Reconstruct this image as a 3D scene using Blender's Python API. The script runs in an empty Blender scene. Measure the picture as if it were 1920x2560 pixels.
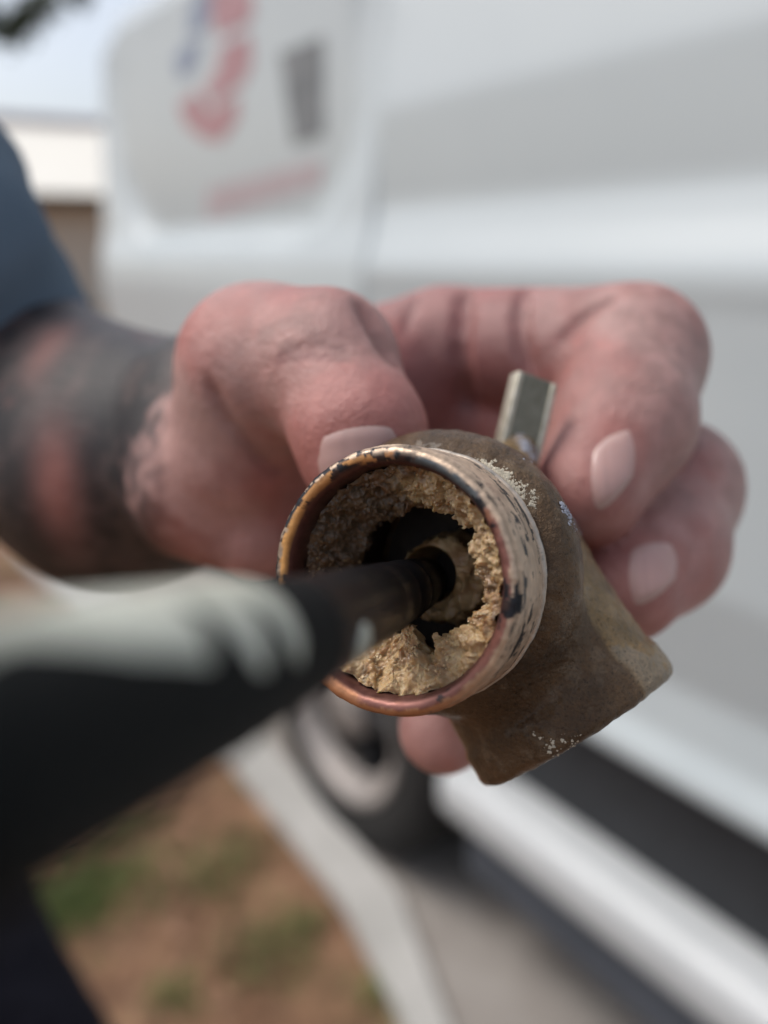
import bpy, bmesh, math, random
import numpy as np
from mathutils import Vector, Matrix, noise as mn

random.seed(7); rng = np.random.default_rng(7)
scene = bpy.context.scene
COL = scene.collection

# ------------------------------------------------------------------ camera
F = 1970.0                      # focal length in photograph pixels (photo 1920 x 2560)
CAM_H, PITCH = 1.30, math.radians(18)
cam_d = bpy.data.cameras.new('camera'); cam = bpy.data.objects.new('camera', cam_d); COL.objects.link(cam)
cam.location = (0, 0, CAM_H); cam.rotation_euler = (math.pi/2 - PITCH, 0, 0)
cam_d.sensor_fit = 'VERTICAL'; cam_d.sensor_height = 36; cam_d.lens = 36*F/2560
cam_d.clip_start = 0.004; cam_d.clip_end = 2000
cam_d.dof.use_dof = True; cam_d.dof.focus_distance = 0.0905; cam_d.dof.aperture_fstop = 8.0
scene.camera = cam

# ------------------------------------------------------------------ sky, sun, exposure
SUN_EL, SUN_AZ = math.radians(56), math.radians(-78)   # azimuth from +Y, negative = left
world = bpy.data.worlds.new('World'); scene.world = world; world.use_nodes = True
wn = world.node_tree.nodes; wl = world.node_tree.links
bg = wn['Background']; sky = wn.new('ShaderNodeTexSky')
sky.sky_type = 'NISHITA'; sky.sun_disc = False; sky.sun_elevation = SUN_EL; sky.sun_rotation = SUN_AZ
sky.air_density = 1.0; sky.dust_density = 4.0; sky.ozone_density = 1.0
hs = wn.new('ShaderNodeHueSaturation'); hs.inputs['Saturation'].default_value = 0.55
wl.new(sky.outputs[0], hs.inputs['Color']); wl.new(hs.outputs[0], bg.inputs[0])
bg.inputs[1].default_value = 0.14
sun_d = bpy.data.lights.new('sun', 'SUN'); sun_d.energy = 1.1; sun_d.angle = math.radians(24); sun_d.color = (1, .96, .91)
sun = bpy.data.objects.new('sun', sun_d); COL.objects.link(sun); sun.location = (-3, 0, 6)
sdir = Vector((math.sin(SUN_AZ)*math.cos(SUN_EL), math.cos(SUN_AZ)*math.cos(SUN_EL), math.sin(SUN_EL)))
sun.rotation_euler = sdir.to_track_quat('Z', 'Y').to_euler()
vs = scene.view_settings; vs.view_transform = 'Standard'; vs.look = 'None'; vs.exposure = 0.46; vs.gamma = 1.0; vs.use_curve_mapping = False

# ------------------------------------------------------------------ helpers
Rm = np.array([[1, 0, 0], [0, math.sin(PITCH), -math.cos(PITCH)], [0, math.cos(PITCH), math.sin(PITCH)]])
def p3(u, v, d):                # millimetres in front of the camera: x right, y up, z back
    return np.array([(u-960)/F*d, -(v-1280)/F*d, -d], float)
def W(p):                       # those millimetres to world metres
    p = np.asarray(p, float)
    return p @ Rm.T*0.001 + np.array([0, 0, CAM_H])

def link(name, me, mat, parent=None, smooth=True):
    o = bpy.data.objects.new(name, me); COL.objects.link(o)
    if mat is not None and not me.materials: me.materials.append(mat)
    if parent is not None: o.parent = parent
    if smooth: me.polygons.foreach_set('use_smooth', [True]*len(me.polygons))
    return o
def mesh(name, v, f, mat, parent=None, smooth=True):
    me = bpy.data.meshes.new(name); me.from_pydata([tuple(map(float, q)) for q in v], [], [tuple(map(int, q)) for q in f]); me.update()
    return link(name, me, mat, parent, smooth)
def from_bm(name, bm, mat, parent=None, smooth=False):
    bmesh.ops.recalc_face_normals(bm, faces=bm.faces)
    me = bpy.data.meshes.new(name); bm.to_mesh(me); bm.free()
    return link(name, me, mat, parent, smooth)
def thing(name, label, cat, loc=(0, 0, 0), rz=0, group=None):
    o = bpy.data.objects.new(name, None); COL.objects.link(o); o.empty_display_size = .05
    o.location = loc; o.rotation_euler = (0, 0, rz)
    return tag(o, label, cat, group)
def tag(o, label, cat=None, group=None, kind=None):
    if label: o['label'] = label
    if cat: o['category'] = cat
    if group: o['group'] = group
    if kind: o['kind'] = kind
    return o
def box(bm, lo, hi, bev=0):
    c = [(a+b)/2 for a, b in zip(lo, hi)]; s = [b-a for a, b in zip(lo, hi)]
    r = bmesh.ops.create_cube(bm, size=1, matrix=Matrix.Translation(c) @ Matrix.Diagonal((*s, 1)))
    if bev:
        es = list({e for v in r['verts'] for e in v.link_edges})
        bmesh.ops.bevel(bm, geom=es, offset=bev, segments=3, affect='EDGES', profile=.5)
def lathe(prof, seg, closed=False):     # prof: (r, z) -> verts, faces around z
    a = np.linspace(0, 2*math.pi, seg, endpoint=False)
    V = [(r*math.cos(t), r*math.sin(t), z) for r, z in prof for t in a]
    n = len(prof); Fc = []
    for i in range(n if closed else n-1):
        j = (i+1) % n
        for k in range(seg):
            m = (k+1) % seg
            Fc.append((i*seg+k, i*seg+m, j*seg+m, j*seg+k))
    return V, Fc
def attr(o, name, cols):
    at = o.data.attributes.new(name, 'FLOAT_COLOR', 'POINT')
    c = np.ones((len(cols), 4), np.float32); c[:, :3] = cols
    at.data.foreach_set('color', c.ravel())
def sst(a, b, x): 
    t = np.clip((np.asarray(x, float)-a)/(b-a), 0, 1); return t*t*(3-2*t)

# ---- materials
def mat(name, col=(.5, .5, .5), rough=.5, metal=0, spec=.5, attrn=None, cols=None, nscale=8, ndetail=6, bump=0, bscale=40, bdist=.001, coat=0, sss=0, sss_r=(1, .35, .2), sss_s=.003, coord='Object', rvar=0, stretch=None):
    m = bpy.data.materials.new(name); m.use_nodes = True
    nt = m.node_tree; N = nt.nodes; L = nt.links; b = N['Principled BSDF']
    b.inputs['Base Color'].default_value = (*col, 1); b.inputs['Roughness'].default_value = rough
    b.inputs['Metallic'].default_value = metal; b.inputs['Specular IOR Level'].default_value = spec
    b.inputs['Coat Weight'].default_value = coat; b.inputs['Coat Roughness'].default_value = .06
    if sss:
        b.inputs['Subsurface Weight'].default_value = sss; b.inputs['Subsurface Radius'].default_value = sss_r; b.inputs['Subsurface Scale'].default_value = sss_s
    tc = N.new('ShaderNodeTexCoord'); src = tc.outputs[coord]
    if stretch:
        mp = N.new('ShaderNodeMapping'); mp.inputs['Scale'].default_value = stretch; L.new(src, mp.inputs[0]); src = mp.outputs[0]
    if cols or rvar:
        t = N.new('ShaderNodeTexNoise'); t.inputs['Scale'].default_value = nscale; t.inputs['Detail'].default_value = ndetail; t.inputs['Roughness'].default_value = .6
        L.new(src, t.inputs['Vector'])
    out = None
    if cols:
        r = N.new('ShaderNodeValToRGB'); L.new(t.outputs['Fac'], r.inputs[0])
        while len(r.color_ramp.elements) < len(cols): r.color_ramp.elements.new(.5)
        for e, (p, c) in zip(r.color_ramp.elements, cols): e.position = p; e.color = (*c, 1)
        out = r.outputs[0]; L.new(out, b.inputs['Base Color'])
    if attrn:
        at = N.new('ShaderNodeAttribute'); at.attribute_name = attrn
        if out:
            mx = N.new('ShaderNodeMix'); mx.data_type = 'RGBA'; mx.blend_type = 'MULTIPLY'; mx.inputs[0].default_value = 1
            L.new(at.outputs['Color'], mx.inputs[6]); L.new(out, mx.inputs[7]); L.new(mx.outputs[2], b.inputs['Base Color'])
        else: L.new(at.outputs['Color'], b.inputs['Base Color'])
    if rvar:
        mr = N.new('ShaderNodeMapRange'); mr.inputs[3].default_value = rough-rvar; mr.inputs[4].default_value = rough+rvar
        mr.inputs[1].default_value = .3; mr.inputs[2].default_value = .7
        L.new(t.outputs['Fac'], mr.inputs[0]); L.new(mr.outputs[0], b.inputs['Roughness'])
    if bump:
        t2 = N.new('ShaderNodeTexNoise'); t2.inputs['Scale'].default_value = bscale; t2.inputs['Detail'].default_value = 8; t2.inputs['Roughness'].default_value = .65
        L.new(src, t2.inputs['Vector'])
        bp = N.new('ShaderNodeBump'); bp.inputs['Strength'].default_value = bump; bp.inputs['Distance'].default_value = bdist
        L.new(t2.outputs['Fac'], bp.inputs['Height']); L.new(bp.outputs[0], b.inputs['Normal'])
    return m

M = {}
M['skin'] = mat('skin', rough=.43, attrn='tint', cols=[(.3, (.80, .74, .73)), (.7, (1.04, 1.02, 1.0))], nscale=220, ndetail=9, bump=.6, bscale=800, bdist=.0007, sss=.12, sss_s=.002)
M['nail'] = mat('nail', rough=.36, attrn='tint', cols=[(.3, (.9, .9, .9)), (.7, (1, 1, 1))], nscale=150, sss=.15, sss_s=.002, bump=.1, bscale=400, bdist=.0003)
M['jacket'] = mat('jacket_cloth', rough=.9, cols=[(.3, (.085, .125, .17)), (.7, (.12, .165, .215))], nscale=14, bump=.5, bscale=900, bdist=.0006, spec=.2)
M['boot'] = mat('matte_black_rubber', (.005, .006, .006), rough=.7, bump=.2, bscale=500, bdist=.0003, spec=.12)
M['dark_sleeve'] = mat('dark_cloth', rough=.95, cols=[(.3, (.012, .012, .017)), (.7, (.026, .026, .036))], nscale=40, spec=.1, bump=.4, bscale=800, bdist=.0005)
M['rim'] = mat('patinated_copper', rough=.44, metal=.5, attrn='tint', cols=[(.3, (.75, .74, .74)), (.7, (1.05, 1.05, 1.05))], nscale=900, bump=.35, bscale=1400, bdist=.00012, rvar=.13)
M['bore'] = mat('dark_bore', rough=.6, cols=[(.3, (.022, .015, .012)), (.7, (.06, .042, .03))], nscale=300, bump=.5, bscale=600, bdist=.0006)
M['crust'] = mat('scale_crust', coat=.5, rough=.3, attrn='tint', cols=[(.25, (.78, .72, .64)), (.75, (1.08, 1.05, 1.0))], nscale=700, bump=.7, bscale=1700, bdist=.0005, sss=.3, sss_r=(1, .55, .22), sss_s=.0014, spec=.45)
M['residue'] = mat('pale_residue', rough=.75, cols=[(.3, (.40, .36, .28)), (.7, (.62, .56, .44))], nscale=900, bump=.7, bscale=1600, bdist=.0003)
M['lime'] = mat('white_residue', rough=.8, cols=[(.3, (.30, .31, .36)), (.7, (.48, .49, .55))], nscale=900, bump=.7, bscale=1600, bdist=.0003)
M['tool'] = mat('black_plastic', (.004, .004, .005), rough=.36, rvar=.06, nscale=300, spec=.12, coat=.10)
M['sheen_shell'] = mat('pale_sheen', (.50, .54, .47), rough=.4, cols=[(.3, (.38, .40, .33)), (.7, (.58, .60, .52))], nscale=160)  # pale tone standing in for sky reflected on the black tool
M['van'] = mat('white_van_paint', rough=.32, cols=[(.3, (.46, .515, .535)), (.7, (.51, .565, .585))], nscale=1.2, coat=.5)
M['panel_paint'] = M['van']
M['cladding'] = mat('black_cladding', rough=.6, cols=[(.3, (.012, .014, .017)), (.7, (.020, .022, .026))], nscale=30, bump=.2, bscale=400)
M['step'] = mat('white_step_metal', rough=.4, cols=[(.3, (.43, .45, .46)), (.7, (.49, .51, .52))], nscale=6)
M['trim'] = mat('slate_trim', rough=.5, cols=[(.3, (.05, .06, .075)), (.7, (.07, .08, .10))], nscale=10)
M['tyre'] = mat('tyre_rubber', rough=.85, cols=[(.3, (.016, .016, .016)), (.7, (.030, .029, .028))], nscale=30, bump=.3, bscale=120, spec=.25)
M['alloy'] = mat('dusty_alloy', rough=.5, metal=.3, cols=[(.3, (.24, .215, .20)), (.7, (.36, .33, .31))], nscale=14)
M['hole'] = mat('wheel_dark', (.008, .011, .014), rough=.7)
M['red'] = mat('red_vinyl', rough=.4, cols=[(.3, (.37, .17, .19)), (.7, (.45, .24, .26))], nscale=9, coat=.3)
M['pink'] = mat('faded_red_vinyl', rough=.4, cols=[(.3, (.46, .34, .36)), (.7, (.50, .41, .43))], nscale=12)
M['blue'] = mat('blue_vinyl', rough=.4, cols=[(.3, (.16, .20, .31)), (.7, (.24, .29, .40))], nscale=9, coat=.3)
M['grey'] = mat('grey_vinyl', rough=.5, cols=[(.35, (.14, .155, .165)), (.65, (.24, .255, .265))], nscale=22, ndetail=3)
M['glass'] = mat('tinted_glass', (.02, .025, .03), rough=.05, spec=.6)
M['lamp'] = mat('red_lens', (.35, .02, .02), rough=.15, coat=.5)
M['concrete'] = mat('driveway_concrete', rough=.9, cols=[(.3, (.22, .195, .175)), (.7, (.32, .295, .27))], nscale=5, bump=.5, bscale=60, bdist=.004, ndetail=10)
M['kerb'] = mat('pale_kerb', rough=.9, cols=[(.3, (.33, .325, .305)), (.7, (.47, .46, .44))], nscale=7, bump=.4, bscale=80, bdist=.003)
M['bark'] = mat('bark', rough=.95, cols=[(.3, (.05, .04, .03)), (.7, (.12, .10, .08))], nscale=20, bump=.8, bscale=30, bdist=.01)
M['leaf'] = mat('leaf', rough=.6, cols=[(.3, (.035, .05, .025)), (.7, (.07, .09, .04))], nscale=3)
M['grass'] = mat('grass_blade', rough=.6, cols=[(.3, (.10, .15, .04)), (.7, (.19, .24, .075))], nscale=6)
M['straw'] = mat('dry_straw', rough=.8, cols=[(.3, (.25, .16, .09)), (.7, (.38, .27, .16))], nscale=9)
M['dryleaf'] = mat('dry_leaf', rough=.75, cols=[(.3, (.14, .07, .04)), (.7, (.30, .17, .10))], nscale=20)
M['siding'] = mat('cream_siding', rough=.7, cols=[(.3, (.80, .77, .69)), (.7, (.86, .83, .75))], nscale=2)
M['fascia'] = mat('mauve_fascia', rough=.6, cols=[(.3, (.42, .38, .41)), (.7, (.47, .43, .46))], nscale=2)
M['roof'] = mat('pale_roof', rough=.8, cols=[(.3, (.62, .64, .65)), (.7, (.72, .74, .75))], nscale=3)
M['wood'] = mat('tan_wall', rough=.85, cols=[(.3, (.60, .52, .42)), (.7, (.70, .62, .52))], nscale=3, stretch=(8, 8, 1))
# lawn: bare brown soil mixed with thin green
def lawn_mat():
    m = mat('thin_lawn', rough=.95, cols=[(.28, (.09, .045, .025)), (.5, (.20, .108, .06)), (.68, (.30, .18, .105))], nscale=6, ndetail=10, bump=.8, bscale=90, bdist=.008)
    nt = m.node_tree; N = nt.nodes; L = nt.links; b = N['Principled BSDF']
    base = b.inputs['Base Color'].links[0].from_socket
    tc = N.new('ShaderNodeTexCoord'); t = N.new('ShaderNodeTexNoise'); t.inputs['Scale'].default_value = 4.5; t.inputs['Detail'].default_value = 5
    L.new(tc.outputs['Object'], t.inputs['Vector'])
    r = N.new('ShaderNodeValToRGB'); r.color_ramp.elements[0].position = .52; r.color_ramp.elements[1].position = .74
    L.new(t.outputs['Fac'], r.inputs[0])
    mx = N.new('ShaderNodeMix'); mx.data_type = 'RGBA'; L.new(r.outputs[0], mx.inputs[0]); L.new(base, mx.inputs[6]); mx.inputs[7].default_value = (.075, .09, .03, 1)
    L.new(mx.outputs[2], b.inputs['Base Color'])
    return m
M['lawn'] = lawn_mat()

# ---- signed distance modelling: smooth unions of tapered limbs, meshed with surface nets
def rc(p, a, b, r1, r2):
    a = np.asarray(a, float); b = np.asarray(b, float); ba = b-a; pa = p-a
    h = np.clip((pa @ ba)/max(ba @ ba, 1e-9), 0, 1)
    return np.sqrt(((pa-h[..., None]*ba)**2).sum(-1)) - (r1+(r2-r1)*h)
def smin(a, b, k):
    h = np.maximum(k-np.abs(a-b), 0)/k
    return np.minimum(a, b) - h*h*k*.25
def smax(a, b, k): return -smin(-a, -b, k)
def cyl(p, a, d, l0, l1, r, rd):         # capped cylinder with rounded edges, axis a + d*l
    q = p-np.asarray(a, float); t = q @ d; rad = np.sqrt(np.maximum((q**2).sum(-1)-t*t, 0))
    x = rad-(r-rd); y = np.abs(t-(l0+l1)/2)-((l1-l0)/2-rd)
    return np.minimum(np.maximum(x, y), 0)+np.sqrt(np.maximum(x, 0)**2+np.maximum(y, 0)**2)-rd
def nets(f, lo, hi, h):
    lo = np.asarray(lo, float); n = np.ceil((np.asarray(hi)-lo)/h).astype(int)+1
    G = np.empty(n, np.float32)
    ys, zs = np.meshgrid(lo[1]+h*np.arange(n[1]), lo[2]+h*np.arange(n[2]), indexing='ij')
    for i0 in range(0, n[0], 16):
        xs = lo[0]+h*np.arange(i0, min(i0+16, n[0]))
        P = np.empty((len(xs), n[1], n[2], 3)); P[..., 0] = xs[:, None, None]; P[..., 1] = ys; P[..., 2] = zs
        G[i0:i0+len(xs)] = f(P)
    S = G < 0
    c = np.zeros(n-1, np.int8)
    for dx in (0, 1):
        for dy in (0, 1):
            for dz in (0, 1): c += S[dx:n[0]-1+dx, dy:n[1]-1+dy, dz:n[2]-1+dz]
    act = np.argwhere((c > 0) & (c < 8)); idx = -np.ones(n-1, int); idx[tuple(act.T)] = np.arange(len(act))
    acc = np.zeros((len(act), 3)); cnt = np.zeros(len(act))
    cor = [(x, y, z) for x in (0, 1) for y in (0, 1) for z in (0, 1)]
    for a in cor:
        for ax in range(3):
            if a[ax]: continue
            b = list(a); b[ax] = 1
            ga = G[tuple((act+a).T)]; gb = G[tuple((act+b).T)]
            s = (ga < 0) != (gb < 0); t = np.where(s, ga/np.where(s, ga-gb, 1), 0)
            q = np.tile(np.array(a, float), (len(act), 1)); q[:, ax] = t
            acc += q*s[:, None]; cnt += s
    V = lo+h*(act+acc/cnt[:, None])
    Fs = []
    for ax in range(3):
        o1, o2 = (ax+1) % 3, (ax+2) % 3
        sl = [slice(0, n[k]-1) for k in range(3)]; A = S[tuple(sl)]
        sl2 = list(sl); sl2[ax] = slice(1, n[ax]); B = S[tuple(sl2)]
        e = np.argwhere(A != B); e = e[(e[:, o1] > 0) & (e[:, o2] > 0)]
        fl = A[tuple(e.T)]
        def sh(d1, d2):
            q = e.copy(); q[:, o1] -= d1; q[:, o2] -= d2; return idx[tuple(q.T)]
        Q = np.stack([sh(0, 0), sh(1, 0), sh(1, 1), sh(0, 1)], 1)
        Fs.append(np.where(fl[:, None], Q, Q[:, ::-1]))
    return V, np.concatenate(Fs)
def march(f, us, vs_, d0=70, d1=210):    # where the view rays of pixels meet a modelled surface
    us = np.asarray(us, float); d = np.full(us.shape, float(d0))
    k = np.sqrt(((us-960)/F)**2+((np.asarray(vs_)-1280)/F)**2+1)
    for _ in range(90):
        P = np.stack([(us-960)/F*d, -(vs_-1280)/F*d, -d], -1); d = np.minimum(d+f(P)*.8/k, d1)
    return np.stack([(us-960)/F*d, -(vs_-1280)/F*d, -d], -1)
def grad(f, P, e=.3):
    g = np.stack([f(P+np.eye(3)[i]*e)-f(P-np.eye(3)[i]*e) for i in range(3)], -1)
    return g/np.maximum(np.linalg.norm(g, axis=-1, keepdims=True), 1e-9)

# ================================================================== SETTING
VAN_YAW = math.radians(-37); VX = np.array([math.sin(VAN_YAW), math.cos(VAN_YAW), 0]); VN = np.array([-VX[1], VX[0], 0])
VAN_D = .887; V0 = -VN*VAN_D; VROT = math.atan2(VX[1], VX[0])
def vloc(x, y, z=0): return V0+VX*x+VN*y+np.array([0, 0, z])     # van frame to world
def ray(u, v): return Rm @ np.array([(u-960)/F, -(v-1280)/F, -1.0])
def on_van(u, v, y=0.0):
    d = ray(u, v); c = np.array([0, 0, CAM_H]); t = (y-(c-V0) @ VN)/(d @ VN); p = c+d*t-V0
    return p @ VX, p[2]
def on_ground(u, v):
    d = ray(u, v); t = -CAM_H/d[2]; return d[0]*t, d[1]*t

# lawn sheet to the horizon
bm = bmesh.new()
rings = [0, .5, 1, 1.6, 2.4, 3.5, 5, 8, 14, 30, 80, 250, 900]; prev = None
for r in rings[1:]:
    cur = [bm.verts.new((r*math.cos(t*math.pi/24), r*math.sin(t*math.pi/24), 0)) for t in range(48)]
    if prev is None: bm.faces.new(cur)
    else:
        for k in range(48): bm.faces.new((prev[k], cur[k], cur[(k+1) % 48], prev[(k+1) % 48]))
    prev = cur
tag(from_bm('lawn', bm, M['lawn']), 'thin brown lawn with bare soil', kind='structure')
# driveway under the van and its pale edge strip
def sheet(name, pts, z, thick, m, label):
    bm = bmesh.new(); top = [bm.verts.new((p[0], p[1], z)) for p in pts]
    f = bm.faces.new(top); r = bmesh.ops.extrude_face_region(bm, geom=[f])
    bmesh.ops.translate(bm, vec=(0, 0, -thick), verts=[g for g in r['geom'] if isinstance(g, bmesh.types.BMVert)])
    return tag(from_bm(name, bm, m), label, kind='structure')
edge = [(4.5, .02), (2.6, .02), (1.88, .0), (1.04, .065), (.8, .16), (.6, .24), (.3, .32), (-3, .5)]
outer = [(4.5, .22), (2.6, .20), (1.72, .135), (1.1, .168), (.82, .235), (.6, .31), (.3, .40), (-3, .60)]
sheet('driveway', [vloc(*p) for p in edge]+[vloc(-3, -5), vloc(4.5, -5)], .012, .03, M['concrete'], 'grey brown concrete driveway under the van')
sheet('kerb', [vloc(*p) for p in edge[:]]+[vloc(*p) for p in outer[::-1]], .034, .05, M['kerb'], 'pale concrete edging strip along the lawn')

# ---- the van
van = thing('parked_van', 'white van parked beside the hand, red and blue emblem on its rear side panel', 'van', tuple(V0), VROT)
WX, WR = 1.285, .34
def rrect(x, z, cx, cz, hx, hz, r):
    qx = np.abs(x-cx)-hx+r; qz = np.abs(z-cz)-hz+r
    return np.minimum(np.maximum(qx, qz), 0)+np.hypot(np.maximum(qx, 0), np.maximum(qz, 0))-r
PZ = np.array([.60, .612, .625, .66, .74, .90, 1.10, 1.235, 1.262, 1.285, 1.348, 1.375, 1.535, 1.56, 1.87, 1.885, 1.93, 1.965, 1.985])
PY = np.array([.010, .016, .012, -.004, -.012, .022, .032, .036, .040, .038, .014, .007, .014, .011, -.035, -.045, -.075, -.14, -.30])
def side(x, z):
    x = np.asarray(x, float); z = np.asarray(z, float)
    y = np.interp(z, PZ, PY)
    q = sst(1.17, 1.21, x)                                   # behind the seam the upper body is a framed panel
    PYr = np.interp(z, [.6, .612, .625, .66, .74, .90, 1.10, 1.23, 1.29, 1.36, 1.87, 1.885, 1.93, 1.965, 1.985],
                    [.010, .016, .012, -.004, -.012, .022, .032, .037, .032, .012, -.035, -.045, -.075, -.14, -.30])
    y = y*(1-q)+PYr*q
    d = rrect(x, z, 1.86, 1.80, .60, .46, .24)
    y = y-q*(.040-.15*np.clip(z-1.36, 0, .6))*sst(.03, -.03, d)
    y = y-.010*np.exp(-((x-1.19)/.006)**2)*sst(.6, .7, z)    # door seam
    e = np.clip((x-2.58)/.20, 0, 1); y = y-.16*(1-np.sqrt(np.maximum(1-e*e, 0)))
    e2 = np.clip((-1.9-x)/.9, 0, 1); y = y-.5*(e2**2.2)
    return y
xs = np.unique(np.concatenate([np.linspace(-2.8, 0, 30), np.linspace(0, 2.58, 150), 1.19+np.linspace(-.02, .02, 9), 2.58+.20*np.sin(np.linspace(0, math.pi/2, 14))]))
zs = np.unique(np.concatenate([PZ, np.linspace(.6, 1.985, 60)]))
XX, ZZ = np.meshgrid(xs, zs, indexing='ij'); YY = side(XX, ZZ)
nx, nz = XX.shape
V = np.stack([XX, YY, ZZ], -1).reshape(-1, 3).tolist(); Fc = []
inarch = lambda x, z: (x-WX)**2+(z-WR)**2 < .42**2
for i in range(nx-1):
    for j in range(nz-1):
        if inarch((xs[i]+xs[i+1])/2, (zs[j]+zs[j+1])/2): continue
        Fc.append((i*nz+j, i*nz+j+1, (i+1)*nz+j+1, (i+1)*nz+j))
mesh('body_side', V, [f[::-1] for f in Fc], M['van'], van)
# shell: roof, far side, ends
bm = bmesh.new()
roofp = [(-.30, 1.985), (-.9, 2.02), (-1.55, 1.985), (-1.75, 1.93), (-1.86, 1.6), (-1.88, 1.2), (-1.88, .6)]
rowA = [bm.verts.new((2.765, y, z)) for y, z in roofp]; rowB = [bm.verts.new((-2.79, min(max(y, -1.7), -.45), z)) for y, z in roofp]
for k in range(len(roofp)-1): bm.faces.new((rowA[k], rowA[k+1], rowB[k+1], rowB[k]))
bm.faces.new([bm.verts.new((2.765, y, z)) for y, z in [(-.175, .6), (-.175, 1.9), (-.30, 1.985)]+roofp[1:]])
bm.faces.new([bm.verts.new((-2.79, y, z)) for y, z in [(-.5, .6), (-.5, 1.9), (-.6, 1.98), (-.9, 2.02), (-1.5, 1.98), (-1.7, 1.9), (-1.7, .6)]])
from_bm('roof', bm, M['van'], van)
bm = bmesh.new(); box(bm, (-2.7, -1.8, .30), (2.7, -.10, .62)); from_bm('chassis', bm, M['cladding'], van)
bm = bmesh.new(); box(bm, (1.70, -1.80, .42), (2.80, -.02, .598), .03); from_bm('rear_bumper', bm, M['step'], van)
bm = bmesh.new(); box(bm, (2.60, -.165, 1.00), (2.775, -.10, 1.30), .02); from_bm('tail_lamp', bm, M['lamp'], van)
# arch liner
bm = bmesh.new(); pv = None
for k in range(25):
    t = math.pi*k/24; c, s = math.cos(t), math.sin(t)
    cur = [bm.verts.new((WX+.42*c, .0, WR+.42*s)), bm.verts.new((WX+.44*c, .016, WR+.44*s)), bm.verts.new((WX+.46*c, .012, WR+.46*s)), bm.verts.new((WX+.42*c, -.35, WR+.42*s))]
    if pv:
        for a, b in ((0, 1), (1, 2), (0, 3)): bm.faces.new((pv[a], pv[b], cur[b], cur[a]))
    pv = cur
from_bm('wheel_arch', bm, M['cladding'], van, True)
# black rocker cladding, white step bar, slate lower trim
bm = bmesh.new(); box(bm, (-2.0, -.12, .20), (.86, -.018, .597), .012); from_bm('rocker_cladding', bm, M['cladding'], van)
bm = bmesh.new(); box(bm, (-1.9, -.04, .315), (.93, .075, .415), .032)
from_bm('step_bar', bm, M['step'], van, True)
bm = bmesh.new(); box(bm, (-1.9, -.05, .19), (.88, .035, .312), .02); from_bm('lower_trim', bm, M['trim'], van)
# wheels
def wheel(x, y0, first=None):
    Rx = Matrix.Rotation(-math.pi/2, 4, 'X')
    prof = [(.215, .0), (.235, .010), (.26, .014), (.30, .010), (.328, -.006), (.338, -.03), (.34, -.06), (.34, -.16), (.335, -.20), (.30, -.22), (.22, -.21)]
    out = []
    for nm, pr, m in (('tyre', prof, M['tyre']),
                      ('rim', [(.216, -.20), (.214, -.002), (.220, .006), (.212, .010), (.202, .004), (.192, -.018), (.176, -.03), (.165, -.03), (.165, -.045), (.19, -.05), (.205, -.2)], M['alloy']),
                      ('brake_backing', [(0.001, -.075), (.205, -.075), (.205, -.09), (.001, -.09)], M['hole'])):
        v, f = lathe(pr, 96); out.append((nm, v, f, m))
    t = None
    for nm, v, f, m in out:
        o = mesh(nm, v, f, m, None); o.data.transform(Rx)
        if nm == 'tyre': t = o; t.name = 'wheel'; t.data.name = 'wheel'; t.parent = van; t.location = (x, y0, WR)
        else: o.parent = t
    v, f = lathe([(.001, -.004), (.05, -.004), (.066, -.012), (.072, -.03), (.072, -.06), (.001, -.07)], 48); o = mesh('hub_cap', v, f, M['alloy'], t); o.data.transform(Rx)
    sp = None
    for k in range(5):
        if sp is None:
            bm = bmesh.new(); box(bm, (.05, -.022, -.062), (.18, .022, -.035), .008); sp = from_bm('spoke', bm, M['cladding'], t, True); sp.data.transform(Rx); o = sp
        else:
            o = sp.copy(); COL.objects.link(o); o.parent = t
        o.rotation_euler = (0, math.radians(72*k+36), 0)
    return t
w0 = wheel(WX, .045)
w1 = w0.copy(); COL.objects.link(w1); w1.location = (WX-3.5, -.12, WR)
for ch in list(w0.children):
    c = ch.copy(); COL.objects.link(c); c.parent = w1
# printing on the side panel, thin vinyl lying on the paint
def vinyl(name, px, m, parent, off=.0015, label=None):
    pts = [on_van(u, v, -.02) for u, v in px]
    bm = bmesh.new(); vs_ = [bm.verts.new((x, 0, z)) for x, z in pts]
    es = [bm.edges.new((vs_[i], vs_[(i+1) % len(vs_)])) for i in range(len(vs_))]
    bmesh.ops.triangle_fill(bm, edges=es, use_beauty=True)
    for _ in range(2): bmesh.ops.subdivide_edges(bm, edges=bm.edges[:], cuts=1, use_grid_fill=True)
    for v in bm.verts: v.co.y = float(side(v.co.x, v.co.z))+off
    o = from_bm(name, bm, m, parent)
    if label: o['label'] = label
    return o
vinyl('emblem_red', [(560, -90), (650, -90), (650, 40), (636, 62), (560, 96), (545, 40)], M['red'], van, label='upper red block of the emblem')
vinyl('emblem_red', [(566, 120), (640, 84), (644, 150), (622, 205), (540, 262), (520, 225), (556, 176)], M['red'], van, label='middle red block of the emblem')
vinyl('emblem_red', [(456, 262), (505, 228), (530, 280), (606, 236), (600, 300), (556, 356), (512, 348), (470, 312)], M['red'], van, label='red foot of the emblem')
vinyl('emblem_blue', [(458, 196), (452, 150), (482, 112), (520, 100), (510, 150), (486, 192)], M['blue'], van, label='lower blue patch of the emblem')
vinyl('emblem_blue', [(488, 92), (496, 30), (540, -60), (548, 10), (532, 80), (510, 88)], M['blue'], van, label='upper blue patch of the emblem')
vinyl('grey_sticker', [(712, 135), (822, 92), (812, 340), (735, 366)], M['grey'], van, label='grey rectangular sticker')
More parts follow.
